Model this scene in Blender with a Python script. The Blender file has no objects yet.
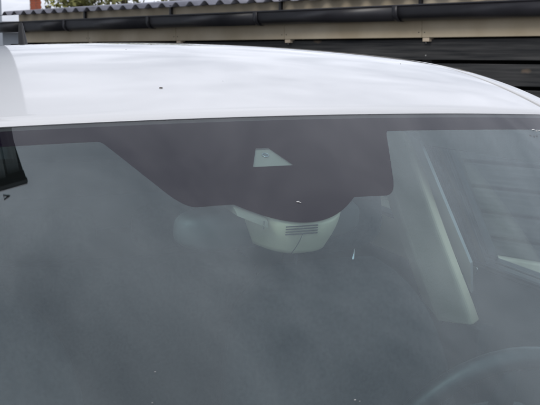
import bpy, bmesh, math, random
from mathutils import Vector, Matrix
random.seed(7)
sc = bpy.context.scene
COL = sc.collection
H = 1.46                      # height of the middle of the windscreen's top edge
rad = math.radians

# ------------------------------------------------------------------ camera
CAMP = Vector((-0.476, -1.3074, H + 0.0865)); YAW, PIT, ROLL = 0.374, 0.1443, -0.0052
fw = Vector((math.sin(YAW)*math.cos(PIT), math.cos(YAW)*math.cos(PIT), -math.sin(PIT)))
rt = Vector((math.cos(YAW), -math.sin(YAW), 0)); up = rt.cross(fw)
r2 = rt*math.cos(ROLL) + up*math.sin(ROLL); u2 = -rt*math.sin(ROLL) + up*math.cos(ROLL)
cd = bpy.data.cameras.new('camera'); cam = bpy.data.objects.new('camera', cd); COL.objects.link(cam)
cam.matrix_world = Matrix(((r2.x, u2.x, -fw.x, CAMP.x), (r2.y, u2.y, -fw.y, CAMP.y), (r2.z, u2.z, -fw.z, CAMP.z), (0, 0, 0, 1)))
cd.sensor_fit = 'HORIZONTAL'; cd.sensor_width = 36; cd.lens = 36*1067.8/540
cd.clip_start = 0.02; cd.clip_end = 2000
cd.dof.use_dof = True; cd.dof.focus_distance = 1.55; cd.dof.aperture_fstop = 30
sc.camera = cam

# ------------------------------------------------------------------ sky, sun, exposure
SUN_EL, SUN_AZ = rad(46), rad(236)            # azimuth from +Y towards +X
w = bpy.data.worlds.new('World'); sc.world = w; w.use_nodes = True
nt = w.node_tree; nt.nodes.clear()
def N(t, kind, **kw):
    n = t.nodes.new(kind)
    for k, v in kw.items(): setattr(n, k, v)
    return n
def L(t, a, b): t.links.new(a, b)
out = N(nt, 'ShaderNodeOutputWorld'); bg = N(nt, 'ShaderNodeBackground'); bg.inputs[1].default_value = 0.1
sky = N(nt, 'ShaderNodeTexSky', sky_type='NISHITA'); sky.sun_disc = False
sky.sun_elevation = SUN_EL; sky.sun_rotation = SUN_AZ; sky.air_density = 1.0; sky.dust_density = 2.0
tc = N(nt, 'ShaderNodeTexCoord'); sp = N(nt, 'ShaderNodeSeparateXYZ'); L(nt, tc.outputs['Generated'], sp.inputs[0])
ad = N(nt, 'ShaderNodeMath', operation='ADD'); ad.inputs[1].default_value = 0.35; L(nt, sp.outputs[2], ad.inputs[0])
mx = N(nt, 'ShaderNodeMath', operation='MAXIMUM'); mx.inputs[1].default_value = 0.1; L(nt, ad.outputs[0], mx.inputs[0])
dv = N(nt, 'ShaderNodeVectorMath', operation='DIVIDE'); cb = N(nt, 'ShaderNodeCombineXYZ')
L(nt, mx.outputs[0], cb.inputs[0]); L(nt, mx.outputs[0], cb.inputs[1]); cb.inputs[2].default_value = 1
L(nt, tc.outputs['Generated'], dv.inputs[0]); L(nt, cb.outputs[0], dv.inputs[1])
no = N(nt, 'ShaderNodeTexNoise'); no.inputs['Scale'].default_value = 4.0; no.inputs['Detail'].default_value = 5
no.inputs['Roughness'].default_value = 0.58; no.inputs['Distortion'].default_value = 0.5; L(nt, dv.outputs[0], no.inputs['Vector'])
cr = N(nt, 'ShaderNodeValToRGB'); L(nt, no.outputs['Fac'], cr.inputs[0])
cr.color_ramp.elements[0].position = 0.36; cr.color_ramp.elements[0].color = (6.4, 6.8, 7.8, 1)
cr.color_ramp.elements[1].position = 0.66; cr.color_ramp.elements[1].color = (11.6, 12.0, 13.3, 1)
mi = N(nt, 'ShaderNodeMixRGB'); mi.inputs[0].default_value = 0.93
L(nt, sky.outputs[0], mi.inputs[1]); L(nt, cr.outputs[0], mi.inputs[2]); L(nt, mi.outputs[0], bg.inputs[0]); L(nt, bg.outputs[0], out.inputs[0])
sd = bpy.data.lights.new('sun', 'SUN'); sd.energy = 1.5; sd.angle = rad(25); sd.color = (1, 0.96, 0.9)
so = bpy.data.objects.new('sun', sd); COL.objects.link(so)
sdir = Vector((math.sin(SUN_AZ)*math.cos(SUN_EL), math.cos(SUN_AZ)*math.cos(SUN_EL), math.sin(SUN_EL)))
so.rotation_euler = sdir.to_track_quat('Z', 'Y').to_euler(); so.location = (0, 0, 20)
vs = sc.view_settings; vs.view_transform = 'Standard'; vs.look = 'None'; vs.exposure = 0.0; vs.gamma = 1; vs.use_curve_mapping = False
sc.render.engine = 'CYCLES'
sc.cycles.transparent_max_bounces = 24; sc.cycles.max_bounces = 10; sc.cycles.glossy_bounces = 6; sc.cycles.diffuse_bounces = 5

# ------------------------------------------------------------------ materials
M = {}
def mat(name, col, rough=0.5, metal=0.0, spec=0.5, coat=0.0, coat_rough=0.03, var=0.0, vscale=20.0, bump=0.0, bscale=80.0, col2=None, stretch=None, detail=6):
    m = bpy.data.materials.new(name); m.use_nodes = True; t = m.node_tree; b = t.nodes['Principled BSDF']
    b.inputs['Roughness'].default_value = rough; b.inputs['Metallic'].default_value = metal
    b.inputs['Specular IOR Level'].default_value = spec; b.inputs['Coat Weight'].default_value = coat; b.inputs['Coat Roughness'].default_value = coat_rough
    tcn = N(t, 'ShaderNodeTexCoord'); src = tcn.outputs['Object']
    if stretch:
        mp = N(t, 'ShaderNodeMapping'); mp.inputs['Scale'].default_value = stretch; L(t, src, mp.inputs[0]); src = mp.outputs[0]
    n = N(t, 'ShaderNodeTexNoise'); n.inputs['Scale'].default_value = vscale; n.inputs['Detail'].default_value = detail; L(t, src, n.inputs['Vector'])
    r = N(t, 'ShaderNodeValToRGB'); L(t, n.outputs['Fac'], r.inputs[0])
    c2 = col2 if col2 else tuple(min(1, c*(1+var)) for c in col)
    c1 = col if col2 else tuple(c*(1-var) for c in col)
    r.color_ramp.elements[0].position = 0.33; r.color_ramp.elements[0].color = (*c1, 1)
    r.color_ramp.elements[1].position = 0.67; r.color_ramp.elements[1].color = (*c2, 1)
    L(t, r.outputs[0], b.inputs['Base Color'])
    if bump:
        n2 = N(t, 'ShaderNodeTexNoise'); n2.inputs['Scale'].default_value = bscale; n2.inputs['Detail'].default_value = 4; L(t, src, n2.inputs['Vector'])
        bp = N(t, 'ShaderNodeBump'); bp.inputs['Strength'].default_value = bump; bp.inputs['Distance'].default_value = 0.004
        L(t, n2.outputs['Fac'], bp.inputs['Height']); L(t, bp.outputs[0], b.inputs['Normal'])
    M[name] = m; return m
mat('white_paint', (0.62, 0.622, 0.625), 0.32, coat=1.0, coat_rough=0.04, var=0.012, vscale=3)
mat('black_plastic', (0.018, 0.018, 0.02), 0.5, var=0.15)
mat('rubber', (0.012, 0.012, 0.013), 0.75, var=0.15)
mat('dark_fabric', (0.04, 0.042, 0.046), 0.9, var=0.25, vscale=150, bump=0.3, bscale=400, spec=0.2)
mat('dash', (0.03, 0.031, 0.034), 0.65, var=0.1, bump=0.15, bscale=300)
mat('mirror_plastic', (0.06, 0.058, 0.055), 0.55, var=0.05)
mat('leather', (0.014, 0.014, 0.015), 0.45, var=0.1, bump=0.1, bscale=350)
mat('beige_trim', (0.90, 0.76, 0.54), 0.6, var=0.04, vscale=8, bump=0.06, bscale=300)
mat('pale_trim', (0.74, 0.58, 0.40), 0.55, var=0.03, vscale=10, bump=0.05, bscale=300)
mat('bracket_trim', (0.17, 0.135, 0.10), 0.7, var=0.05, vscale=30)
mat('headliner', (0.58, 0.57, 0.52), 0.9, var=0.06, vscale=60, bump=0.1, bscale=400)
mat('mirror_glass', (0.7, 0.7, 0.7), 0.02, metal=1.0)
mat('chrome', (0.75, 0.75, 0.76), 0.12, metal=1.0)
mat('alloy', (0.45, 0.46, 0.47), 0.3, metal=1.0, var=0.05)
mat('lens_glass', (0.01, 0.01, 0.012), 0.05)
mat('lamp', (0.5, 0.52, 0.54), 0.08, coat=1)
mat('chip', (0.55, 0.55, 0.54), 0.35, var=0.05)
mat('dirt', (0.06, 0.045, 0.03), 0.9, var=0.3)
mat('carpet', (0.02, 0.02, 0.022), 0.95, var=0.3, vscale=200)
# frit: black ceramic print inside the glass, slightly violet
mat('frit', (0.006, 0.0025, 0.008), 0.7, var=0.05, spec=0.0)

def glass(name, tint, dirt=0.0):
    m = bpy.data.materials.new(name); m.use_nodes = True; t = m.node_tree; t.nodes.clear()
    o = N(t, 'ShaderNodeOutputMaterial'); tr = N(t, 'ShaderNodeBsdfTransparent'); tr.inputs[0].default_value = (*tint, 1)
    gl = N(t, 'ShaderNodeBsdfGlossy'); gl.inputs['Roughness'].default_value = 0.0; gl.inputs[0].default_value = (1, 1, 1, 1)
    ge = N(t, 'ShaderNodeNewGeometry'); io = N(t, 'ShaderNodeMath', operation='MULTIPLY_ADD'); L(t, ge.outputs['Backfacing'], io.inputs[0]); io.inputs[1].default_value = 1/1.6-1.6; io.inputs[2].default_value = 1.6
    a = N(t, 'ShaderNodeFresnel'); L(t, io.outputs[0], a.inputs['IOR'])
    mxs = N(t, 'ShaderNodeMixShader'); L(t, a.outputs[0], mxs.inputs[0]); L(t, tr.outputs[0], mxs.inputs[1]); L(t, gl.outputs[0], mxs.inputs[2])
    last = mxs
    if dirt:
        # thin film of road dust, uneven
        df = N(t, 'ShaderNodeBsdfDiffuse'); df.inputs[0].default_value = (0.55, 0.55, 0.52, 1)
        tcn = N(t, 'ShaderNodeTexCoord'); n = N(t, 'ShaderNodeTexNoise'); n.inputs['Scale'].default_value = 9; n.inputs['Detail'].default_value = 8
        L(t, tcn.outputs['Object'], n.inputs['Vector'])
        n2 = N(t, 'ShaderNodeTexNoise'); n2.inputs['Scale'].default_value = 420; n2.inputs['Detail'].default_value = 2; L(t, tcn.outputs['Object'], n2.inputs['Vector'])
        mr = N(t, 'ShaderNodeMapRange'); mr.inputs[1].default_value = 0.35; mr.inputs[2].default_value = 0.75; mr.inputs[3].default_value = 0.2*dirt; mr.inputs[4].default_value = 1.0*dirt
        L(t, n.outputs['Fac'], mr.inputs[0])
        mu = N(t, 'ShaderNodeMath', operation='MULTIPLY'); L(t, mr.outputs[0], mu.inputs[0]); L(t, n2.outputs['Fac'], mu.inputs[1])
        m2 = N(t, 'ShaderNodeMixShader'); L(t, mu.outputs[0], m2.inputs[0]); L(t, mxs.outputs[0], m2.inputs[1]); L(t, df.outputs[0], m2.inputs[2]); last = m2
    L(t, last.outputs[0], o.inputs[0]); M[name] = m
glass('windscreen_glass', (0.83, 0.95, 0.96), dirt=0.008)
glass('side_glass', (0.84, 0.90, 0.88), dirt=0.003)
glass('rear_door_glass', (0.62, 0.68, 0.67), dirt=0.01)
glass('privacy_glass', (0.07, 0.08, 0.08), dirt=0.006)

# shed materials
def wood_dark():
    m = bpy.data.materials.new('dark_wood'); m.use_nodes = True; t = m.node_tree; b = t.nodes['Principled BSDF']; b.inputs['Roughness'].default_value = 0.8
    b.inputs['Specular IOR Level'].default_value = 0.25
    g = N(t, 'ShaderNodeNewGeometry'); mp = N(t, 'ShaderNodeMapping'); mp.inputs['Rotation'].default_value = (0, 0, 0); L(t, g.outputs['Position'], mp.inputs[0])
    mp.inputs['Scale'].default_value = (2.2, 2.2, 55)
    n = N(t, 'ShaderNodeTexNoise'); n.inputs['Scale'].default_value = 1.0; n.inputs['Detail'].default_value = 8; L(t, mp.outputs[0], n.inputs['Vector'])
    r = N(t, 'ShaderNodeValToRGB'); L(t, n.outputs['Fac'], r.inputs[0])
    r.color_ramp.elements[0].position = 0.3; r.color_ramp.elements[0].color = (0.018, 0.020, 0.023, 1)
    r.color_ramp.elements[1].position = 0.75; r.color_ramp.elements[1].color = (0.080, 0.080, 0.080, 1)
    mp2 = N(t, 'ShaderNodeMapping'); mp2.inputs['Scale'].default_value = (2.6, 2.6, 6.1); L(t, g.outputs['Position'], mp2.inputs[0])
    v = N(t, 'ShaderNodeTexVoronoi'); v.inputs['Scale'].default_value = 1.0; nd = N(t, 'ShaderNodeTexNoise'); nd.inputs['Scale'].default_value = 9; L(t, g.outputs['Position'], nd.inputs['Vector']); va = N(t, 'ShaderNodeVectorMath', operation='MULTIPLY_ADD'); va.inputs[1].default_value = (.22, .22, .22); L(t, nd.outputs['Color'], va.inputs[0]); L(t, mp2.outputs[0], va.inputs[2]); L(t, va.outputs[0], v.inputs['Vector'])
    r2_ = N(t, 'ShaderNodeValToRGB'); L(t, v.outputs['Distance'], r2_.inputs[0])
    r2_.color_ramp.elements[0].position = 0.05; r2_.color_ramp.elements[0].color = (1, 1, 1, 1)
    r2_.color_ramp.elements[1].position = 0.13; r2_.color_ramp.elements[1].color = (0, 0, 0, 1)
    n3 = N(t, 'ShaderNodeTexNoise'); n3.inputs['Scale'].default_value = 2.3; L(t, g.outputs['Position'], n3.inputs['Vector'])
    mg = N(t, 'ShaderNodeMath', operation='MULTIPLY'); L(t, r2_.outputs[0], mg.inputs[0]); L(t, n3.outputs['Fac'], mg.inputs[1])
    mx_ = N(t, 'ShaderNodeMixRGB'); L(t, mg.outputs[0], mx_.inputs[0]); L(t, r.outputs[0], mx_.inputs[1]); mx_.inputs[2].default_value = (0.26, 0.19, 0.13, 1)
    L(t, mx_.outputs[0], b.inputs['Base Color'])
    bp = N(t, 'ShaderNodeBump'); bp.inputs['Strength'].default_value = 0.4; bp.inputs['Distance'].default_value = 0.003; L(t, n.outputs['Fac'], bp.inputs['Height']); L(t, bp.outputs[0], b.inputs['Normal'])
    M['dark_wood'] = m
wood_dark()
mat('fascia_wood', (0.46, 0.385, 0.27), 0.8, col2=(0.62, 0.54, 0.41), vscale=2.6, stretch=(1, 1, 1), bump=0.3, bscale=40)
mat('gutter', (0.022, 0.022, 0.027), 0.38, var=0.2, vscale=6)
mat('sheet', (0.36, 0.355, 0.40), 0.55, var=0.22, vscale=9, bump=0.2, bscale=60)
mat('gap_shade', (0.004, 0.004, 0.004), 0.95)  # near-black colour standing in for shade between the planks
mat('pine', (0.62, 0.52, 0.40), 0.7, var=0.1)
mat('concrete', (0.36, 0.335, 0.285), 0.9, var=0.22, vscale=7, bump=0.4, bscale=50)
mat('asphalt', (0.13, 0.128, 0.122), 0.9, var=0.25, vscale=40, bump=0.6, bscale=200)
mat('cladding', (0.15, 0.165, 0.165), 0.7, var=0.3, vscale=3, stretch=(6, 6, 0.4))
mat('house_dark', (0.014, 0.014, 0.016), 0.6, var=0.1)
mat('render_grey', (0.44, 0.48, 0.53), 0.85, var=0.06, vscale=2)
mat('brick', (0.40, 0.105, 0.055), 0.85, var=0.25, vscale=12)
mat('mortar', (0.35, 0.33, 0.30), 0.9, var=0.1)
mat('slate', (0.09, 0.09, 0.10), 0.6, var=0.2)
mat('clay_pot', (0.06, 0.05, 0.05), 0.7, var=0.2)
mat('bark', (0.10, 0.075, 0.055), 0.9, var=0.3)
mat('leaf_yellow', (0.17, 0.17, 0.045), 0.7, var=0.45, vscale=1.5)
mat('leaf_green', (0.10, 0.17, 0.04), 0.6, var=0.4, vscale=3)

# ------------------------------------------------------------------ helpers
def link(name, me, m=None, parent=None, smooth=False):
    if m: me.materials.append(M[m])
    if smooth: me.polygons.foreach_set('use_smooth', [True]*len(me.polygons))
    o = bpy.data.objects.new(name, me); COL.objects.link(o)
    if parent: o.parent = parent
    return o
def mesh(name, vs_, fs, m, parent=None, smooth=False):
    me = bpy.data.meshes.new(name); me.from_pydata([tuple(v) for v in vs_], [], fs); me.update()
    return link(name, me, m, parent, smooth)
def empty(name, loc=(0, 0, 0), label=None, cat=None, group=None, rz=0):
    o = bpy.data.objects.new(name, None); COL.objects.link(o); o.location = loc; o.rotation_euler = (0, 0, rz); o.empty_display_size = 0.1
    tag(o, label, cat, group); return o
def tag(o, label=None, cat=None, group=None, kind=None):
    if label: o['label'] = label
    if cat: o['category'] = cat
    if group: o['group'] = group
    if kind: o['kind'] = kind
    return o
def solid(o, th, off=-1.0, rim=True):
    md = o.modifiers.new('thickness', 'SOLIDIFY'); md.thickness = th; md.offset = off; md.use_even_offset = False; md.use_rim = rim; return o
def bev(o, wd, seg=2):
    md = o.modifiers.new('edge', 'BEVEL'); md.width = wd; md.segments = seg; md.limit_method = 'ANGLE'; return o
def subd(o, lv=2):
    md = o.modifiers.new('smooth', 'SUBSURF'); md.levels = lv; md.render_levels = lv
    o.data.polygons.foreach_set('use_smooth', [True]*len(o.data.polygons)); return o
def grid(us, vs_, fn, flip=False):
    P = [fn(u, v) for v in vs_ for u in us]; n = len(us); F = []
    for j in range(len(vs_)-1):
        for i in range(n-1):
            a = j*n+i; f = (a, a+1, a+n+1, a+n); F.append(f[::-1] if flip else f)
    return P, F
def lin(a, b, n): return [a+(b-a)*i/(n-1) for i in range(n)]
def boxv(x0, x1, y0, y1, z0, z1):
    V = [(x, y, z) for z in (z0, z1) for y in (y0, y1) for x in (x0, x1)]
    return V, [(0, 2, 3, 1), (4, 5, 7, 6), (0, 1, 5, 4), (2, 6, 7, 3), (0, 4, 6, 2), (1, 3, 7, 5)]
def box(name, x0, x1, y0, y1, z0, z1, m, parent=None, bevel=0.0):
    o = mesh(name, *boxv(x0, x1, y0, y1, z0, z1), m, parent)
    if bevel: bev(o, bevel)
    return o
def loft(sections, closed=True, caps=True):
    n = len(sections[0]); V = [p for s in sections for p in s]; F = []
    for j in range(len(sections)-1):
        for i in range(n if closed else n-1):
            a = j*n+i; b = j*n+(i+1) % n; F.append((a, b, b+n, a+n))
    if caps: F.append(tuple(range(n))[::-1]); F.append(tuple(range((len(sections)-1)*n, len(sections)*n)))
    return V, F
def tube(pts, r, n=10, closed=False):
    pts = [Vector(p) for p in pts]; S = []; k = len(pts)
    rr = r if isinstance(r, (list, tuple)) else [r]*k
    for i, p in enumerate(pts):
        a = pts[(i-1) % k] if closed or i else pts[0]; b = pts[(i+1) % k] if closed or i < k-1 else pts[-1]
        d = (b-a).normalized(); q = d.cross(Vector((0, 0, 1)))
        if q.length < 1e-3: q = d.cross(Vector((0, 1, 0)))
        q.normalize(); e = q.cross(d)
        S.append([p+rr[i]*(q*math.cos(2*math.pi*j/n)+e*math.sin(2*math.pi*j/n)) for j in range(n)])
    if closed: S.append(S[0])
    return loft(S, True, not closed)
def join(*parts):
    V = []; F = []
    for v, f in parts:
        o = len(V); V += list(v); F += [tuple(i+o for i in q) for q in f]
    return V, F

# ------------------------------------------------------------------ ground
g = mesh('ground', [(-600, -600, 0), (600, -600, 0), (600, 900, 0), (-600, 900, 0)], [(0, 1, 2, 3)], 'asphalt'); tag(g, kind='structure')

# ------------------------------------------------------------------ the shed behind the car
PHI = -0.3755
SD = Vector((math.sin(PHI), math.cos(PHI), 0)); SN = Vector((-math.cos(PHI), math.sin(PHI), 0))   # along (away), outward (to the car)
S0 = Vector((3.9982, 3.0, 0))
shed = empty('garden_shed', (S0.x, S0.y, 0), 'low dark-planked shed with pale fascia board, black gutter and corrugated roof behind the car', 'shed', rz=0)
shed.rotation_euler = (0, 0, math.atan2(SD.y, SD.x))     # local x = along wall (away), local y = +left normal
# with that rotation local +y = rotate(SD, 90deg) = (-SD.y, SD.x) = outward normal towards the car
T0, T1 = -5.0, 7.80
hf, hg2, pitch, ht = H+0.1456, H-0.015, 0.1622, H+0.4451
joints = [2.26+1.34*k for k in range(-5, 5)]
# planks: each one its own board
plank_cache = {}
def plank(x0, x1, z0, z1, name='plank', m='dark_wood', y0=-0.022, y1=0.0):
    ln = round(x1-x0, 3); key = (ln, round(z1-z0, 3), m)
    if key not in plank_cache:
        me = bpy.data.meshes.new(name); v, f = boxv(0, ln, y0, y1, 0, z1-z0); me.from_pydata(v, [], f); me.materials.append(M[m]); plank_cache[key] = me
    o = bpy.data.objects.new(name, plank_cache[key]); COL.objects.link(o); o.parent = shed; o.location = (x0, random.uniform(-0.003, 0.003), z0); bev(o, 0.003, 1); return o
row = 0; zt = hg2+pitch-0.012
while zt > 0.26:
    zb = max(zt-pitch+0.024, 0.20)
    cuts = [T0] + [j for k, j in enumerate(joints) if (k+row) % 3 == 1 and T0+0.3 < j < T1-0.3] + [T1]
    for a, b in zip(cuts[:-1], cuts[1:]): plank(a+0.002, b-0.002, zb, zt)
    zt -= pitch; row += 1
# fascia boards between joints, nail heads, packing blocks
fa = [T0] + [j for j in joints[::1] if T0 < j < 7.4] + [7.55]
fb_mesh = {}
for a, b in zip(fa[:-1], fa[1:]):
    o = box('fascia_board', a+0.0015, b-0.0015, 0.012, 0.034, hf, ht-0.012, 'fascia_wood', shed); bev(o, 0.003, 1)
nail_me = bpy.data.meshes.new('nail_head'); bm = bmesh.new(); bmesh.ops.create_uvsphere(bm, u_segments=8, v_segments=5, radius=0.0045); bm.to_mesh(nail_me); bm.free(); nail_me.materials.append(M['chip'])
nail_dk = nail_me.copy(); nail_dk.materials.clear(); nail_dk.materials.append(M['black_plastic'])
for j in joints:
    if not T0 < j < 7.4: continue
    for dx in (-0.025, 0.025):
        for z in (hf+0.035, hf+0.2):
            o = bpy.data.objects.new('nail_head', nail_dk); COL.objects.link(o); o.parent = shed; o.location = (j+dx, 0.034, z); o.scale = (1, .5, 1)
    for rowk in range(2):
        for dz in (0.03, 0.115):
            o = bpy.data.objects.new('nail_head', nail_me); COL.objects.link(o); o.parent = shed; o.location = (j-0.012, 0.002, hg2+0.012-rowk*pitch+dz); o.scale = (1, .5, 1)
    box('packing_block', j-0.06, j-0.005, -0.02, 0.030, hf-0.026, hf-0.001, 'pine', shed, 0.002)
    box('post', j-0.04, j+0.04, -0.12, -0.028, 0, hf, 'dark_wood', shed)
box('gap_shade_sheet', T0+0.01, T1-0.01, -0.16, -0.125, 0.0, ht-0.07, 'gap_shade', shed)  # black sheet added behind the planks so their gaps look shaded
box('end_wall', T1-0.03, T1-0.005, -3.0, -0.17, 0.0, ht-0.07, 'dark_wood', shed)
box('end_wall', T0+0.005, T0+0.03, -3.0, -0.17, 0.0, ht-0.07, 'dark_wood', shed)
box('rear_wall', T0+0.005, T1-0.005, -3.05, -3.01, 0.0, ht-0.03, 'dark_wood', shed)
pl = box('plinth', T0-0.02, T1, -0.16, 0.05, 0.0, 0.195, 'concrete', shed, 0.01)
# corrugated roof sheet
TP, TT0 = 0.1911, 7.5244
def corr(x, y):
    ph = ((x-TT0)/TP) % 1.0; c = math.cos(2*math.pi*ph)
    zz = 0.024*(max(c, -0.35)*1.1 - 0.35)
    return (x, y, ht+zz+0.006 + (0.10-y)*0.075)
V, F = grid(lin(T0-0.05, T1+0.02, 1090), [0.10, -0.5, -1.2, -2.0, -3.1], corr, flip=True)
solid(mesh('roof_sheet', V, F, 'sheet', shed, True), 0.007)
# eaves gutter: half round trough with union clips and straps
gb, gr = H+0.2614, 0.054
def gut(x, a):
    fall = 0.001*x
    return (x, 0.034+0.058+gr*math.cos(a), gb+gr+fall-gr*math.sin(a)*1.0 + (0.045 if a in (0, math.pi) else 0)*0)
angs = lin(0, math.pi, 17)
prof = [(gr, 0.045)] + [(gr*math.cos(a), -gr*math.sin(a)) for a in angs] + [(-gr, 0.045)]
def gutter_seg(x0, x1, name='gutter', k=1.0, y_off=0.0):
    S = [[(x, 0.034+0.06+px*k, gb+gr+pz*k-0.001*x) for px, pz in prof] for x in (x0, x1)]
    o = mesh(name, *loft(S, False, False), 'gutter', shed, True); solid(o, 0.003, 0); return o
clips = [7.3, 6.51, 5.18, 3.80, 2.40, 0.4, -2.0, -4.0]
gc = [T1+0.35]+clips+[T0]
for a, b in zip(gc[:-1], gc[1:]):
    gutter_seg(b+0.004, a-0.004, 'gutter_length')
for x in clips: gutter_seg(x-0.022, x+0.022, 'gutter_clip', 1.09)
# front bead of gutter
for x0, x1 in ((T0, T1+0.35),):
    o = mesh('gutter_bead', *tube([(x0, 0.094+gr, gb+gr+0.045-0.001*x0), (x1, 0.094+gr, gb+gr+0.045-0.001*x1)], 0.007, 8), 'gutter', shed, True)
for x in (6.30, 4.98, 3.62, 2.26, 0.9, -0.45):
    box('roof_strap', x-0.012, x+0.012, 0.036, 0.060, gb+gr+0.03, ht+0.0, 'gutter', shed, 0.002)

# ------------------------------------------------------------------ tall clad house beyond the car's far corner (seen mirrored in the glass)
HX, HY, HEAVE = 0.06, 4.70, 9.17
house = empty('clad_house', (HX, HY, 0), 'tall grey clad house with dark eaves mirrored at the left edge of the windscreen', 'house', rz=rad(4))
box('wall', -4.5, 0.0, 0.0, 2.6, 0, HEAVE, 'cladding', house)
bd = bpy.data.meshes.new('cladding_board'); v, f = boxv(0, 0.15, -0.03, 0.0, 0.3, HEAVE-0.02); bd.from_pydata(v, [], f); bd.materials.append(M['cladding'])
for k in range(23):
    o = bpy.data.objects.new('cladding_board', bd); COL.objects.link(o); o.parent = house; o.location = (-0.157-k*0.185, -0.002, 0)
    if k % 3 == 1: o.scale = (1, 1.9, 1)
box('soffit', -4.7, 0.05, -0.11, -0.035, HEAVE-0.03, HEAVE+0.02, 'house_dark', house)
box('eaves_fascia', -4.72, 0.06, -0.145, -0.115, HEAVE-0.035, HEAVE+0.035, 'house_dark', house, 0.006)
V, F = loft([[(-4.75, -0.15, HEAVE+0.04), (-4.75, 3.5, HEAVE+3.0), (-4.75, 7.4, HEAVE+0.17)], [(0.05, -0.15, HEAVE+0.04), (0.05, 1.3, HEAVE+0.9), (0.05, 2.8, HEAVE+0.04)]])
mesh('roof', V, F, 'slate', house)
V, F = tube([(-0.26+0.05*math.cos(a), -0.17, HEAVE+0.13+0.045*math.sin(a)) for a in lin(0, 2*math.pi, 4)[:-1]], 0.010, 6, True)
mesh('ladder_hook', V, F, 'house_dark', house, True)
for x in (-1.4, -3.2):
    wn = box('window', x-0.6, x+0.6, -0.075, 0.0, 1.0, 2.3, 'white_paint', house); box('pane', x-0.52, x+0.52, -0.080, -0.070, 1.08, 2.22, 'lens_glass', wn)

# ------------------------------------------------------------------ far houses and trees at the top left
fh = empty('distant_house', (5.3, 34, 0), 'distant house with red brick chimney showing above the shed roof', 'house', rz=rad(-8))
box('wall', -1.6, 7, 0, 7, 0, 2.1, 'render_grey', fh)
V, F = loft([[(-1.9, -0.4, 2.05), (-1.9, 3.5, 2.5), (-1.9, 7.4, 2.05)], [(7.3, -0.4, 2.05), (7.3, 3.5, 2.5), (7.3, 7.4, 2.05)]]); mesh('roof', V, F, 'slate', fh)
bh = 0.075
ch = box('chimney', -0.165, 0.185, 0.6, 1.0, 2.0, 3.16, 'mortar', fh)
bk = bpy.data.meshes.new('brick'); v, f = boxv(-0.085, 0.085, -0.012, 0.008, 0, 0.065); bk.from_pydata(v, [], f); bk.materials.append(M['brick'])
for r_ in range(15):
    for c_ in range(2):
        o = bpy.data.objects.new('brick', bk); COL.objects.link(o); o.parent = ch; o.location = (-0.08+0.18*c_+(0.02 if r_ % 2 else 0), 0.6, 2.03+r_*bh)
box('chimney_cap', -0.19, 0.21, 0.56, 1.04, 3.161, 3.21, 'mortar', ch)
mesh('chimney_pot', *tube([(0.42, 0.8, 2.3), (0.42, 0.8, 2.85), (0.42, 0.8, 2.95)], [0.10, 0.09, 0.11], 12), 'clay_pot', fh, True)
gh = empty('gable_house', (1.56, 14.0, 0), 'tall pale grey rendered house at the far left above the shed roof', 'house')
box('wall', -7, 0.0, 0, 6, 0, 13.0, 'render_grey', gh)
V, F = loft([[(-7.2, -0.2, 13.0), (-3.5, -0.2, 15.5), (0.2, -0.2, 13.0)], [(-7.2, 6.2, 13.0), (-3.5, 6.2, 15.5), (0.2, 6.2, 13.0)]]); mesh('roof', V, F, 'slate', gh)

def tree(x, y, h, rx, rz_, nleaf, m, label, cr_z=0.62, leaf=0.11):
    t = empty('garden_tree', (x, y, 0), label, 'tree', 'trees beyond the shed')
    parts = [tube([(0, 0, 0), (0.05, 0, h*0.3), (-0.04, 0.03, h*0.6), (0, 0, h*0.88)], [h*0.03, h*0.024, h*0.014, h*0.004], 8)]
    tips = []
    for k in range(16):
        a = random.uniform(0, 6.28); z0 = h*random.uniform(0.3, 0.75); rr = rx*random.uniform(0.5, 1.0); z1 = min(h, z0+h*random.uniform(0.1, 0.28))
        p1 = Vector((math.cos(a)*rr, math.sin(a)*rr, z1)); mid = Vector((math.cos(a)*rr*.45, math.sin(a)*rr*.45, (z0+z1)/2+0.05*h))
        parts.append(tube([(0, 0, z0), mid, p1], [h*0.010, h*0.006, h*0.002], 5)); tips += [p1, mid, (p1+mid)/2]
    mesh('trunk', *join(*parts), 'bark', t, True)
    V = []; F = []
    cl = []
    for k in range(42):
        b = random.choice(tips); cl.append((b+Vector((random.gauss(0, rx*.18), random.gauss(0, rx*.18), random.gauss(0, h*.05))), random.uniform(0.10, 0.26)*rx))
    for k in range(nleaf):
        c, s = random.choice(cl); p = c+Vector((random.gauss(0, s), random.gauss(0, s), random.gauss(0, s*.8)))
        q = Vector((random.gauss(0, 1), random.gauss(0, 1), random.gauss(0, 1))).normalized(); e = q.orthogonal().normalized(); l = leaf*random.uniform(.5, 1.2)
        i = len(V); V += [p-q*l, p+e*l*.45, p+q*l, p-e*l*.45]; F.append((i, i+1, i+2, i+3))
    mesh('crown', V, F, m, t)
tree(6.15, 31, 3.9, 0.95, 1, 1500, 'leaf_yellow', 'sparse yellowish bush right of the brick chimney')
tree(8.0, 33, 4.6, 1.1, 1, 900, 'leaf_yellow', 'thin bare-branched tree against the sky above the shed')
tree(8.7, 29, 4.4, 1.3, 1, 2600, 'leaf_yellow', 'fuller yellow-green tree furthest right above the corrugated roof')
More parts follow.
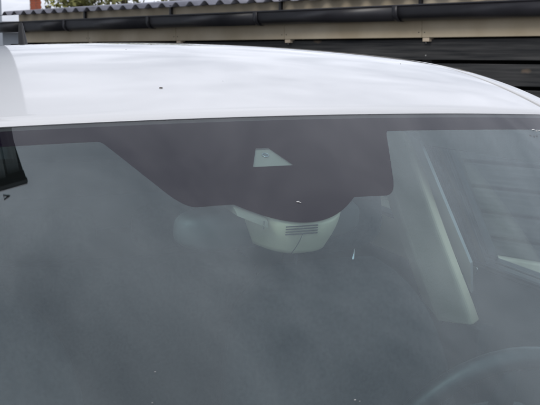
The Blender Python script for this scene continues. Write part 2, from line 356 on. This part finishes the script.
# slender shrub at the shed's end
shb = empty('slender_shrub', (1.52, 11.0, 0), 'slender bright green shrub at the far left end of the shed', 'shrub')
mesh('stem', *tube([(0, 0, 0), (0.01, 0, 0.9), (0, 0, 1.72)], [0.02, 0.014, 0.006], 6), 'bark', shb, True)
V = []; F = []
for k in range(420):
    z = random.uniform(0.4, 1.76); a = random.uniform(0, 6.28); r_ = abs(random.gauss(0, 0.045)); p = Vector((r_*math.cos(a), r_*math.sin(a), z))
    q = Vector((random.gauss(0, 1), random.gauss(0, 1), random.gauss(.6, 1))).normalized(); e = q.orthogonal().normalized(); l = random.uniform(.02, .05)
    i = len(V); V += [p-q*l, p+e*l*.4, p+q*l, p-e*l*.4]; F.append((i, i+1, i+2, i+3))
mesh('leaves', V, F, 'leaf_green', shb)

# ------------------------------------------------------------------ the car
AL, C1, C2 = 0.4474, 0.2523, 0.0557
car = empty('parked_car', (0, 0, 0), 'white car parked close by, seen across its windscreen and roof', 'car')
def ws(X, s, d=0.0):          # windscreen outer surface, d = depth below it
    return Vector((X, C1*X*X - s*math.cos(AL) + d*math.sin(AL), H - C2*X*X - s*math.sin(AL) - d*math.cos(AL)))
SB = 0.86
def ww(s): return 0.565 + 0.15*s/SB
# windscreen
V, F = grid(lin(-1, 1, 61), lin(0.008, SB, 40), lambda u, s: ws(u*ww(s), s), flip=True)
wsc = mesh('windscreen', V, F, 'windscreen_glass', car, True); solid(wsc, 0.0048, rim=False)
# ceramic frit with sensor bulge and camera cut-out
def smin(a, b, k):
    h = max(k-abs(a-b), 0)/k; return min(a, b)-h*h*k*.25
def frit_low(X):
    x = abs(X); b = 0.203
    if x < 0.076: b = 0.203+0.045*(max(0, 1-(x/0.076)**2))**1.05
    if x > 0.10: b = smin(0.2035, 0.203-(x-0.133)*2.508, 0.035)
    return -smin(-0.050, -b, 0.010)
xs = sorted(set([round(x, 4) for x in lin(-1, 1, 41) for x in [x*0.56]] + [round(-0.24+0.004*i, 4) for i in range(121)] + [-.0265, -.0085, .0085, .0265]))
HB = 0.1262
def hole_top(x):
    x = abs(x)
    if x <= .0085: return 0.0832
    if x >= .0265: return HB
    return 0.0832+(HB-0.0832)*(x-.0085)/.018
V = []; F = []
n = len(xs)
def strip(f0, f1, nv, cond=lambda a, b: True):
    base = len(V)
    for j in range(nv+1):
        for x in xs: V.append(ws(x*1.0, max(.0085, f0(x)+(f1(x)-f0(x))*j/nv-.0055), 0.00465))
    for j in range(nv):
        for i in range(n-1):
            if cond(xs[i], xs[i+1]): a = base+j*n+i; F.append((a, a+n, a+n+1, a+1))
strip(lambda x: 0.009, lambda x: min(hole_top(x), frit_low(x)), 4)
strip(lambda x: HB, lambda x: max(HB, frit_low(x)), 3, lambda a, b: frit_low(a) > HB or frit_low(b) > HB)
mesh('frit_band', V, F, 'frit', wsc, True)
for sg in (-1, 1):
    P, Q = grid(lin(0, 1, 4), lin(0.05, SB-0.002, 30), lambda u, s: ws(sg*(ww(s)-0.002-(0.022 if s > .09 else .022+.06*((.09-s)/.04)**2)*u), s, 0.00462), flip=sg > 0)
    mesh('frit_band', P, Q, 'frit', wsc, True)
P, Q = grid(lin(-0.975, 0.975, 41), lin(SB-0.09, SB-0.002, 4), lambda u, s: ws(u*ww(s), s, 0.00458), flip=True); mesh('frit_band', P, Q, 'frit', wsc, True)
# stone chips and droplets on the glass
def blob(name, P, r, m, parent, sc_=(1, 1, .4), seg=8):
    me = bpy.data.meshes.new(name); b_ = bmesh.new(); bmesh.ops.create_uvsphere(b_, u_segments=seg, v_segments=max(4, seg//2), radius=r); b_.to_mesh(me); b_.free()
    for v in me.vertices: v.co *= 1+random.uniform(-.25, .25); v.co = Vector((v.co.x*sc_[0], v.co.y*sc_[1], v.co.z*sc_[2]))
    o = link(name, me, m, parent, True); o.location = P; return o
for X, s, r in ((-0.0017, 0.2076, .0022), (0.0005, 0.2095, .0012), (0.4511, 0.0545, .0028), (0.4575, 0.0560, .0022), (0.463, 0.0565, .0026), (0.4555, 0.0590, .0015), (-0.2331, 0.4616, .0007), (-0.0675, 0.5265, .0010), (-0.064, 0.529, .0006), (-0.245, .50, .0006)):
    o = blob('stone_chip', ws(X, s, -0.0003), r, 'chip', wsc, (1, .6, .35))

# roof panel, drip channels, side rails
ROOF_END = 2.02
def zc(y):
    if y < 0: return 0.31*y
    if y < 0.7423: return 0.0972*(1-(1-y/0.7423)**2.3658)
    return 0.0972-0.0171*(y-0.7423)**2-(0.05*(y-1.5)**2 if y > 1.5 else 0)
def roofz(X, Y):
    x = abs(X); y = Y-C1*X*X; z = zc(y)-C2*X*X-0.0649*X*X*min(1, max(0, y/.9))
    if x > 0.4872: z -= 0.2211*(x-0.4872)**2
    if x > 0.58: z -= 9.0*(x-0.58)**2
    return H+z
def roofpt(X, v, lo=0.0045, d=0.0):
    y0 = C1*X*X+lo; Y = y0+(ROOF_END-0.12*X*X-y0)*v
    return Vector((X, Y, roofz(X, Y)-d))
vv = [0, .0012, .004] + [0.004+0.996*(i/60)**1.15 for i in range(1, 61)]
us = lin(-0.531, 0.531, 65)
def roof_main(X, v):
    p = roofpt(X, v)
    if v < .004: p.z -= 0.0045*(1-v/.004)**2      # rolled front edge
    return p
V, F = grid(us, vv, roof_main)
roof = mesh('roof', V, F, 'white_paint', car, True); solid(roof, 0.0015, rim=False)
for sg in (-1, 1):
    V, F = grid([0.5325, 0.5355, 0.5405, 0.5435], vv, lambda X, v: roofpt(sg*X, v, d=0.007), flip=sg < 0); mesh('drip_channel', V, F, 'rubber', car, True)
    RC = [(.5435, .008), (.5445, .002), (.547, 0), (.558, 0), (.57, 0), (.582, 0), (.592, 0), (.602, .001), (.609, .004), (.614, .012), (.617, .024), (.6185, None)]
    def railpt(k, v):
        X, d = RC[k]; p = roofpt(sg*X, v, d=d or 0)
        if d is None: p.z = H-.064
        return p
    V, F = grid(range(len(RC)), vv, railpt, flip=sg < 0)
    o = mesh('roof_rail', V, F, 'white_paint', car, True); solid(o, 0.0015, rim=False)
# black seal between roof and glass
V, F = grid(lin(-0.56, 0.56, 61), [-0.012, -0.003, 0.010], lambda X, s: ws(X, s, 0.0065 if s > -.01 else .010), flip=True); mesh('glass_seal', V, F, 'rubber', car, True)
# antenna fin
an = [[(x*k, y, z) for x, y, z in ((-.017, 0, 0), (.017, 0, 0), (.0, 0, 0))] for k in (1,)]
AY = 1.76; AZ = roofz(0, AY)-0.004
S = []
for t_ in lin(0, 1, 7):
    hw = 0.012*(1-t_)**0.6+0.0035; y0 = AY+0.09*t_**0.9; y1 = AY+0.135+0.012*t_; z = AZ+0.088*t_
    S.append([(hw*math.cos(a)*(0.55+0.45*abs(math.sin(a/1))), (y0+y1)/2-(y1-y0)/2*math.cos(a+math.pi/2), z) for a in lin(0, 2*math.pi, 13)[:-1]])
mesh('antenna_fin', *loft(S), 'black_plastic', car, True)
blob('dirt_speck', Vector((-0.0765, 0.1163+0.0015, roofz(-.0765, .1175)+0.0006)), 0.0013, 'dirt', roof, (2.2, 1.6, .5))
for k in range(9):
    X = random.uniform(-.42, .48); Y = random.uniform(.1, 1.2)
    blob('dirt_speck', Vector((X, Y, roofz(X, Y)+.0002)), random.uniform(.0004, .0008), 'dirt', roof, (1, 1.5, .4), 6)

# side surface above the belt line
def sx(Z):                     # Z relative to H
    return 0.605 + ( -0.06-Z)*0.42
def sidept(sg, Y, Z, d=0.0):
    return Vector((sg*(sx(Z)-d - 0.02*max(0, Y-1.2) - 0.03*max(0, -Y-.3)), Y, H+Z))
def ring(inner, outer, sg, d, n=8):
    I = []; O = []
    for lst, dst in ((inner, I), (outer, O)):
        for i in range(len(lst)):
            a, b = lst[i], lst[(i+1) % len(lst)]
            for k in range(n): t_ = k/n; dst.append((a[0]+(b[0]-a[0])*t_, a[1]+(b[1]-a[1])*t_))
    V = [sidept(sg, y, z, d) for y, z in I]+[sidept(sg, y, z, d) for y, z in O]; m_ = len(I)
    F = [((i, (i+1) % m_, m_+(i+1) % m_, m_+i)) for i in range(m_)]
    if sg < 0: F = [f[::-1] for f in F]
    return V, F
def patch(poly, sg, d, n=8):
    (a, b, c, e) = poly
    def fn(u, v):
        y = (a[0]*(1-u)+b[0]*u)*(1-v)+(e[0]*(1-u)+c[0]*u)*v; z = (a[1]*(1-u)+b[1]*u)*(1-v)+(e[1]*(1-u)+c[1]*u)*v
        return sidept(sg, y, z, d)
    return grid(lin(0, 1, n), lin(0, 1, n), fn, flip=sg < 0)
def shrink(poly, k):
    cy = sum(p[0] for p in poly)/4; cz = sum(p[1] for p in poly)/4
    out = []
    for (y, z) in poly:
        dy, dz = y-cy, z-cz; out.append((y-math.copysign(k, dy), z-math.copysign(k, dz)))
    return out
FW = [(-.47, -.385), (.535, -.358), (.545, -.098), (.135, -.090)]; FO = [(-.60, -.405), (.60, -.372), (.60, -.064), (.075, -.060)]
RW = [(.665, -.353), (1.36, -.312), (1.29, -.115), (.665, -.096)]; RO = [(.606, -.372), (1.46, -.326), (1.40, -.080), (.606, -.064)]
QO = [(1.466, -.326), (2.14, -.30), (2.00, -.07), (1.406, -.080)]
belt = lambda Y: H - .40 + .033*(Y+.6)/1.2 if Y < .6 else H-.367+.046*(Y-.6)/.86
# lower body sides
def hwid(Y):
    k = 0.86
    if Y < -1.2: k -= 0.16*((-1.2-Y)/0.8)**2
    if Y > 1.7: k -= 0.10*((Y-1.7)/0.75)**2
    return k
def low(sg, Y, t_):           # t 0 belt .. 1 sill
    zt = H-.405 + (0.033*min(1, (Y+.6)/1.2) if Y > -.6 else 0) + (0.046*min(1, (Y-.6)/.86) if Y > .6 else 0)
    if Y < -.6: zt = H-.405-.13*((-.6-Y)/1.35)**1.6
    zb = 0.24; xt = sx(zt-H)+0.004 if Y > -.75 else sx(-.405)-0.03*(-Y-.75)
    hw = hwid(Y); xt = min(xt, hw-.04)
    z = zt+(zb-zt)*t_; x = xt+(hw-xt)*math.sin(min(1, t_/.55)*math.pi/2)**.8
    if t_ > .6: x -= 0.07*((t_-.6)/.4)**2
    return Vector((sg*x, Y, z))
WH = [(-1.32, .33), (1.33, .33)]; WR = 0.325
def side_panel(name, y0, y1, sg, parent):
    ny = max(8, int((y1-y0)/.03)); V, F = grid(lin(y0, y1, ny), lin(0, 1, 36), lambda Y, t_: low(sg, Y, t_), flip=sg < 0)
    F = [f for f in F if not any((sum(V[i].y for i in f)/4-wy)**2+(sum(V[i].z for i in f)/4-wz)**2 < (WR+.045)**2 for wy, wz in WH)]
    o = mesh(name, V, F, 'white_paint', parent, True); solid(o, 0.002); return o
for sg in (-1, 1):
    side_panel('front_wing', -2.0, -.606, sg, car); side_panel('rear_wing', 1.466, 2.42, sg, car)
    fd = side_panel('front_door', -.60, .60, sg, car); rd = side_panel('rear_door', .606, 1.46, sg, car)
    for dr, W, O, ny in ((fd, FW, FO, (.30, .5)), (rd, RW, RO, (1.16, 1.36))):
        V, F = ring(W, O, sg, 0.0); solid(mesh('window_frame', V, F, 'white_paint', dr), 0.004)
        V, F = ring(W, O, sg, 0.0045); solid(mesh('frame_lining', V, F, 'black_plastic', dr), 0.030)
        V, F = ring(shrink(W, .010), shrink(W, -.012), sg, -0.003); solid(mesh('window_seal', V, F, 'rubber', dr), 0.003)
        V, F = ring(shrink(W, .012), shrink(W, -.007), sg, 0.037); solid(mesh('window_seal', V, F, 'rubber', dr), 0.006)
        V, F = patch(W, sg, 0.018); mesh('window', V, F, 'side_glass' if dr is fd else 'rear_door_glass', dr, True)
        hz = H-.50; V, F = boxv(0, .022, ny[0], ny[1], hz, hz+.03); p = low(sg, sum(ny)/2, .12)
        mesh('handle', [(p.x+sg*(x+.012), y, z) for x, y, z in V], F, 'white_paint', dr)
        if dr is fd:
            V, F = patch([(.515, -.345), (.558, -.418), (.600, -.075), (.545, -.095)], sg, .046)
            solid(mesh('frame_strip', V, F, 'white_paint', dr), .006)
        else:
            V, F = patch([(.69, -.395), (1.36, -.37), (1.36, -.270), (.69, -.292)], sg, .046); solid(mesh('upper_card', V, F, 'beige_trim', dr), .008)
            V, F = patch([(.69, -.2915), (1.36, -.2695), (1.36, -.260), (.69, -.282)], sg, .042); solid(mesh('belt_seal', V, F, 'rubber', dr), .016)
        # inner card
        y0, y1 = (-.58, .585) if dr is fd else (.62, 1.45)
        V, F = grid(lin(y0, y1, 12), lin(0, 1, 10), lambda Y, t_: Vector((sg*(low(1, Y, .02).x-.012-(.085 if t_ > 0 else 0.004)*math.sin(min(1, t_*3)*math.pi/2)), Y, low(1, Y, 0).z+(.012 if 0 < t_ < .2 else 0)-t_*.62)), flip=sg > 0)
        mesh('door_card', V, F, 'dash', dr, True)
    V, F = patch(QO, sg, 0); solid(mesh('rear_pillar', V, F, 'white_paint', car, True), .03)
    V, F = patch([(.58, -.374), (.62, -.374), (.62, -.062), (.58, -.062)], sg, -0.004); solid(mesh('pillar_cover', V, F, 'black_plastic', car), .003)
    # front pillar
    S = []
    for s in lin(-0.0, SB, 14):
        e = ws(sg*ww(s), s); k = s/SB; q = Vector((sg*(.035+.02*k), .028+.03*k, -.035)); r_ = Vector((sg*(.02), .055+.03*k, -.060)); i_ = Vector((-sg*.035, .055, -.055))
        S.append([e+Vector((sg*.003, 0, .001)), e+Vector((sg*(.020+.012*k), .006, -.006)), e+q, e+r_, e+i_, e+Vector((-sg*.02, .004, -.016))])
    if sg < 0: S = [s_[::-1] for s_ in S]
    mesh('front_pillar', *loft(S), 'white_paint', car, True)
    # arch lips, wheels
    for wy, wz in WH:
        V, F = tube([(sg*(hwid(wy)+.004), wy+(WR+.05)*math.cos(a), wz+(WR+.05)*math.sin(a)) for a in lin(-.25, math.pi+.25, 25)], .028, 8); mesh('arch_trim', V, F, 'black_plastic', car, True)
        wl = bpy.data.objects.new('wheel', None); COL.objects.link(wl); wl.parent = car; wl.location = (sg*.755, wy, wz); wl.empty_display_size = .1
        def rot(prof, n=40):
            S = [[(sg*x, r_*math.cos(a), r_*math.sin(a)) for a in lin(0, 2*math.pi, n+1)[:-1]] for x, r_ in prof]; return loft(S, True, False)
        mesh('tyre', *rot([(-.10, .21), (-.105, .29), (-.085, .318), (-.05, .326), (.05, .326), (.085, .318), (.105, .29), (.10, .21)]), 'rubber', wl, True)
        rm = mesh('rim', *rot([(-.10, .212), (.09, .212), (.095, .20), (.06, .19), (.05, .0)]), 'black_plastic', wl, True)
        for k in range(5):
            a = k*2*math.pi/5; V, F = boxv(.05, .085, -.028, .028, .03, .205)
            mesh('spoke', [(sg*x, y*math.cos(a)-z*math.sin(a), y*math.sin(a)+z*math.cos(a)) for x, y, z in V], F, 'alloy', rm)
        V, F = rot([(-.22, .37), (.0, .37)]); mesh('wheel_well', [(x+sg*.02, y, z) for x, y, z in V], F, 'black_plastic', wl, True)
    # door mirror
    dm = bpy.data.objects.new('door_mirror', None); COL.objects.link(dm); dm.parent = car; dm.location = (sg*.93, -.40, H-.36)
    o = box('mirror_shell', -.10, .10, -.06, .05, -.07, .07, 'white_paint', dm); bev(o, .03, 3); subd(o, 1)
    box('mirror_glass', -.08, .08, .051, .056, -.052, .052, 'mirror_glass', dm)
    box('mirror_arm', -.2 if sg > 0 else .08, -.08 if sg > 0 else .2, -.03, .03, -.075, -.035, 'black_plastic', dm)
# bonnet, front, rear, floor
def bon(u, v):
    Y = -.64-.02-v*1.32 + .0; e = low(1, Y, 0.0); x = u*(e.x-.006); yb = Y-(1-u*u)*.16*(1-v)-(1-u*u)*.10*v
    return Vector((x, yb, e.z+.012+.05*(1-u*u)*(1-.35*v)-.02*v*v))
V, F = grid(lin(-1, 1, 31), lin(0, 1, 25), bon, flip=True); solid(mesh('bonnet', V, F, 'white_paint', car, True), .002)
V, F = grid(lin(-1, 1, 31), lin(0, 1, 6), lambda u, v: ws(u*ww(SB)*1.0, SB+.004+.07*v, .006+.03*v), flip=True); mesh('cowl_panel', V, F, 'black_plastic', car, True)
def frontp(u, v):
    e = low(1, -2.0, min(1, v)); return Vector((u*e.x, -2.0-(1-u*u)*(.10+.06*math.sin(v*math.pi)), bon(u, 1).z-.004 if v == 0 else e.z+(.05*(1-u*u))*(1-v)))
V, F = grid(lin(-1, 1, 31), lin(0, 1, 14), frontp, flip=True); fb = mesh('front_bumper', V, F, 'white_paint', car, True)
V, F = grid(lin(-.55, .55, 11), lin(.45, .8, 4), lambda u, v: frontp(u, v)+Vector((0, -.006, 0)), flip=True); mesh('lower_grille', V, F, 'black_plastic', fb, True)
for sg in (-1, 1):
    V, F = grid(lin(.62*sg, .97*sg, 8), lin(.12, .30, 5), lambda u, v: frontp(u, v)+Vector((0, -.008, 0)), flip=sg > 0); mesh('headlight', V, F, 'lamp', car, True)
def rearp(u, v):
    e = low(1, 2.42, v); return Vector((u*e.x, 2.42+(1-u*u)*.08, e.z))
V, F = grid(lin(-1, 1, 21), lin(0, 1, 14), rearp); mesh('tailgate', V, F, 'white_paint', car, True)
for sg in (-1, 1):
    V, F = grid(lin(.6*sg, .98*sg, 6), lin(.08, .28, 4), lambda u, v: rearp(u, v)+Vector((0, .006, 0)), flip=sg < 0); mesh('tail_light', V, F, 'brick', car, True)
def rgl(u, v):
    a = Vector((u*.50, ROOF_END+.004-.12*u*u*.25, roofz(u*.5, ROOF_END-.03)-.006)); e = Vector((u*.64, 2.40+.06*(1-u*u), low(1, 2.40, 0).z+.01)); return a.lerp(e, v)
V, F = grid(lin(-1, 1, 21), lin(0, 1, 8), rgl); mesh('rear_window', V, F, 'privacy_glass', car, True)
for sg in (-1, 1):
    V, F = grid(lin(0, 1, 4), lin(0, 1, 8), lambda t_, v: rgl(sg, v).lerp(sidept(sg, 2.0+.14*v, -.06-.24*v, .002)+Vector((0, .0+.16*v, -.02*v)), t_), flip=sg < 0); mesh('rear_pillar', V, F, 'white_paint', car, True)
box('floor_pan', -.78, .78, -1.0, 2.38, .28, .32, 'carpet', car)
box('bulkhead', -.76, .76, -.70, -.66, .32, H-.46, 'carpet', car)

# ---------- interior
V, F = grid(lin(-.585, .585, 31), [0.015+0.98*i/20 for i in range(21)], lambda X, v: roofpt(X, v, lo=.012, d=.030 + .015*(1-v)**8 + (.02*((abs(X)-.45)/.135)**2 if abs(X) > .45 else 0)), flip=True)
mesh('headliner', V, F, 'headliner', car, True)
for sg in (-1, 1):
    V, F = grid(lin(-1, 1, 9), lin(0, 1, 6), lambda u, v: ws(sg*.335+u*.155, -.03, .045)+Vector((0, .0+.16*v, .0+.022*v)), flip=True)
    sv = mesh('sun_visor', V, F, 'headliner', car, True); solid(sv, .014); bev(sv, .005, 2)
    # cabin side rail trim
    V, F = grid(lin(.10, 1.9, 24), lin(0, 1, 5), lambda Y, v: Vector((sg*(.565+.012*v), Y, (roofz(.565, Y)-.035)*(1-v)+(H-.105)*v)), flip=sg < 0); mesh('rail_trim', V, F, 'headliner', car, True)
    # B pillar trim
    S = []
    for t_ in lin(0, 1, 12):
        z = H-.455+.385*t_; dx = -.085*t_-.012*math.sin(t_*3.1); dy = .14*t_**1.3; wd = 1-.22*t_
        y0 = .462+dy
        sec = [(.672, y0+.012), (.650, y0-.002), (.643, y0+.004), (.632, y0+.04*wd), (.618, y0+.080*wd), (.614, y0+.088*wd), (.616, y0+.135*wd), (.70, y0+.16*wd)]
        zz = [0, -.004, -.006, -.010, -.008, -.004, .012, .012]
        S.append([Vector((sg*(x+dx), y, z+(zz[i] if t_ == 0 else 0))) for i, (x, y) in enumerate(sec)])
    if sg < 0: S = [s_[::-1] for s_ in S]
    bt = bev(mesh('pillar_trim', *loft(S), 'beige_trim', car), .004)
    box('lower_pillar_trim', min(sg*.652, sg*.72), max(sg*.652, sg*.72), .45, .66, .34, H-.462, 'dash', car, .006)
    # C pillar trim
    V, F = grid(lin(0, 1, 6), lin(0, 1, 8), lambda u, v: Vector((sg*(.66-.10*v), 1.40+.55*u-.06*v+.05*u*v, H-.33+.27*v)), flip=sg > 0); mesh('rear_pillar_trim', V, F, 'beige_trim', car, True)
# seats
def rbox(sections, n=24, p=3.2):
    S = []
    for (cx, cy, cz, hx, hy, tilt) in sections:
        S.append([(cx+hx*math.copysign(abs(math.cos(a))**(2/p), math.cos(a)), cy+hy*math.copysign(abs(math.sin(a))**(2/p), math.sin(a)), cz) for a in lin(0, 2*math.pi, n+1)[:-1]])
    return loft(S)
def seat(cx):
    st = bpy.data.objects.new('front_seat', None); COL.objects.link(st); st.parent = car; st.location = (cx, .2, .34)
    B = []
    for t_ in lin(0, 1, 27):
        z = .16+.64*t_; hx = (.25-.03*t_)*(1-max(0, (t_-.6)/.4)**2.6*.75)**.5; hy = (.075-.02*t_)*(1-max(0, (t_-.8)/.2)**3*.9)**.5
        B.append((0, .13+.20*t_, z, hx, hy, 0))
    mesh('backrest', *rbox(B), 'dark_fabric', st, True)
    mesh('cushion', *rbox([(0, -.10, .02, .22, .25, 0), (0, -.10, .06, .25, .28, 0), (0, -.10, .16, .26, .28, 0), (0, -.10, .20, .22, .25, 0)]), 'dark_fabric', st, True)
    hr = mesh('headrest', *rbox([(0, .325+.015*t_, .815+.17*t_, .115*(1-abs(2*t_-1)**3.2)**.4*(1-.06*t_)+.004, .05*(1-abs(2*t_-1)**3)**.5+.003, 0) for t_ in lin(0, 1, 17)]), 'dark_fabric', st, True)
    for sx_ in (-.06, .06): mesh('post', *tube([(sx_-.004, .318, .765), (sx_+.004, .33, .84)], .0028, 8), 'chrome' if cx*sx_ > 0 and cx > 0 else 'black_plastic', hr, True)
    box('seat_base', -.2, .2, -.3, .12, -.02, .03, 'black_plastic', st)
seat(.355); seat(-.355)
rb = bpy.data.objects.new('rear_bench', None); COL.objects.link(rb); rb.parent = car; rb.location = (0, 1.2, .34)
mesh('cushion', *rbox([(0, -.08, .0, .60, .25, 0), (0, -.08, .17, .62, .27, 0), (0, -.08, .21, .58, .24, 0)], p=6), 'dark_fabric', rb, True)
mesh('backrest', *rbox([(0, .18, .12, .62, .08, 0), (0, .28, .45, .60, .07, 0), (0, .33, .60, .58, .06, 0), (0, .34, .63, .54, .03, 0)], p=6), 'dark_fabric', rb, True)
for x in (-.36, 0, .36): mesh('headrest', *rbox([(x, .335+.005*t_, .64+.15*t_, .125*(1-abs(2*t_-1)**3.2)**.4+.004, .042*(1-abs(2*t_-1)**3)**.5+.003, 0) for t_ in lin(0, 1, 15)]), 'dark_fabric', rb, True)
V, F = grid(lin(-1, 1, 13), lin(0.0, 1, 6), lambda u, v: rearp(u*.985, v)+Vector((0, -.05, .035*(1-v))), flip=True); mesh('tailgate_trim', V, F, 'dash', car, True)
box('parcel_shelf', -.56, .56, 1.62, 2.30, H-.43, H-.415, 'carpet', car)
# dashboard
S = []
for X in lin(-.72, .72, 25):
    b = .05*(X/.72)**2*1.6
    S.append([(X, -.72+b+.2*0, H-.47), (X, -.45+b, H-.425), (X, -.30+b*.5, H-.43), (X, -.25+b*.3, H-.47), (X, -.27+b*.3, H-.62), (X, -.36, H-.80), (X, -.70, H-.80)])
mesh('dashboard', *loft(S), 'dash', car, True)
S = [[(x, -.40+.12*k, H-.43) for x in (.22, .54)]+[(.54-.05*k, -.40+.12*k, H-.40), (.22+.05*k, -.40+.12*k, H-.40)] for k in (0, 1)]
mesh('instrument_hood', *loft(S), 'dash', car)
# steering wheel
sw = bpy.data.objects.new('steering_wheel', None); COL.objects.link(sw); sw.parent = car; sw.location = (.376, -.01, H-.505); sw.rotation_euler = (rad(-66), 0, 0); sw.empty_display_size = .1
# local: rim in XY plane, local +Z points to the driver's chest after rotation
RR = .176
rim = mesh('rim', *tube([(RR*math.cos(a), RR*math.sin(a)*(.97 if math.sin(a) < 0 else 1), 0) for a in lin(0, 2*math.pi, 65)[:-1]], .0165, 14, True), 'leather', sw, True)
for a in (rad(20), rad(160)):
    V, F = tube([((RR)*math.cos(q), (RR)*math.sin(q), 0) for q in lin(a-.012, a+.012, 3)], .0172, 14); mesh('stitch_band', V, F, 'dash', rim, True)
mesh('hub', *rbox([(0, 0, -.03, .075, .065, 0), (0, 0, .02, .08, .07, 0), (0, 0, .035, .07, .06, 0)]), 'dash', sw, True)
for (x, y) in ((-1, .1), (1, .1), (0, -1)):
    d = Vector((x, y, 0)).normalized(); V, F = tube([d*.06, d*.12, d*(RR-.004)], [.026, .018, .016], 8); mesh('spoke', [(a, b, c*.5) for a, b, c in V], F, 'dash', sw, True)
mesh('steering_column', *tube([(0, 0, -.02), (0, 0, -.26)], [.05, .06], 12), 'dash', sw, True)
# sensor housing under the frit bulge
sh = bpy.data.objects.new('sensor_housing', None); COL.objects.link(sh); sh.parent = car; sh.location = (0, -.12, H-.08); sh.empty_display_size = .05
off = Vector((0, -.12, H-.08))
S = []
cy0 = -.110
for t_ in lin(0, 1, 14):
    k = math.sin(t_*math.pi/2); r_ = (1-t_**1.8*.36) if t_ < .9 else (1-.9**1.8*.36)*(1-((t_-.9)/.1)**2*.35)
    sec = []
    for a in lin(0, 2*math.pi, 41)[:-1]:
        cx = (.061*r_+.002)*math.copysign(abs(math.cos(a))**(2/2.8), math.cos(a))+.003; cy = cy0+.102*(r_*.55+.45)*math.copysign(abs(math.sin(a))**(2/2.6), math.sin(a))
        top = ws(cx, 0).z-(C1*cx*cx-cy)*math.tan(AL)-.010; bot = H-.151+.010*(cx/.07)**2+.02*max(0, (cy-cy0)/.1)
        sec.append(Vector((cx, cy, top+(min(bot, top-.012)-top)*(t_ if t_ < .9 else .9+.1*math.sin((t_-.9)/.1*math.pi/2))))-off)
    S.append(sec)
cv = mesh('cover', *loft(S, True, True), 'pale_trim', sh, True)
for i in range(4):
    z = H-.1135-.0030*i; y = -.2128+.0004*i
    V, F = tube([(x, y+1.1*x*x, z) for x in lin(-.027, .012, 9)], .0008, 6); mesh('vent_slot', [Vector(p)-off for p in V], F, 'rubber', sh, True)
V, F = tube([(-.006-.010*t_, -.2116+.010*t_*t_, H-.122-.024*t_) for t_ in lin(0, 1, 6)], .0005, 5); mesh('seam', [Vector(p)-off for p in V], F, 'rubber', sh, True)
for sg in (-1,):
    S = []
    for t_ in lin(0, 1, 6):
        X = sg*(.046+.030*t_); s0 = .232-.022*t_; S.append([ws(X, s0, .008)-off, ws(X, s0-.05, .008)-off, ws(X, s0-.05, .030)-off, ws(X, s0+.004, .0135-.004*t_)-off])
    if sg < 0: S = [q[::-1] for q in S]
    mesh('side_flange', *loft(S), 'bracket_trim', sh)
    V, F = tube([ws(sg*.050, .2290+.001, .0075)-off, ws(sg*.050, .2335, .0165)-off], .0006, 5); mesh('seam', V, F, 'rubber', sh)
# camera well behind the clear cut-out
V, F = grid(lin(-1, 1, 5), lin(0, 1, 5), lambda u, v: ws(u*(.012+.018*v), .078+.052*v, .0070)-off, flip=True); mesh('camera_well', V, F, 'bracket_trim', sh)
p = ws(-.0005, .0925, .0068); ln = mesh('camera_lens', *tube([p-off, p-off+Vector((0, -.43, .9))*.0012], [.0042, .0036], 16), 'lens_glass', sh, True)
V, F = tube([p-off+Vector((0, -.43, .9))*.0012+Vector((.0042*math.cos(a), .0038*math.sin(a), .0018*math.sin(a))) for a in lin(0, 2*math.pi, 17)[:-1]], .0005, 5, True); mesh('lens_ring', V, F, 'alloy', sh, True)
# interior mirror
rm = bpy.data.objects.new('interior_mirror', None); COL.objects.link(rm); rm.parent = car; rm.location = (-.008, -.118, H-.124); rm.rotation_euler = (rad(8), 0, rad(10)); rm.empty_display_size = .05
S = []
for t_ in (0, .15, .5, .85, 1):
    k = (.86, .97, 1, .99, .95)[(0, .15, .5, .85, 1).index(t_)]
    S.append([(.127*k*math.copysign(abs(math.cos(a))**(2/5), math.cos(a)), -.018+.036*t_, .025*k*math.copysign(abs(math.sin(a))**(2/3.5), math.sin(a))) for a in lin(0, 2*math.pi, 49)[:-1]])
mesh('mirror_shell', *loft(S), 'mirror_plastic', rm, True)
V, F = grid(lin(-.115, .115, 2), lin(-.020, .020, 2), lambda x, z: (x, .019, z)); mesh('mirror_glass', V, F, 'mirror_glass', rm)
mesh('mirror_arm', *tube([(0, .0, .015), (0, .0, .03), (0, .0, .045)], [.012, .011, .012], 10), 'dash', rm, True)
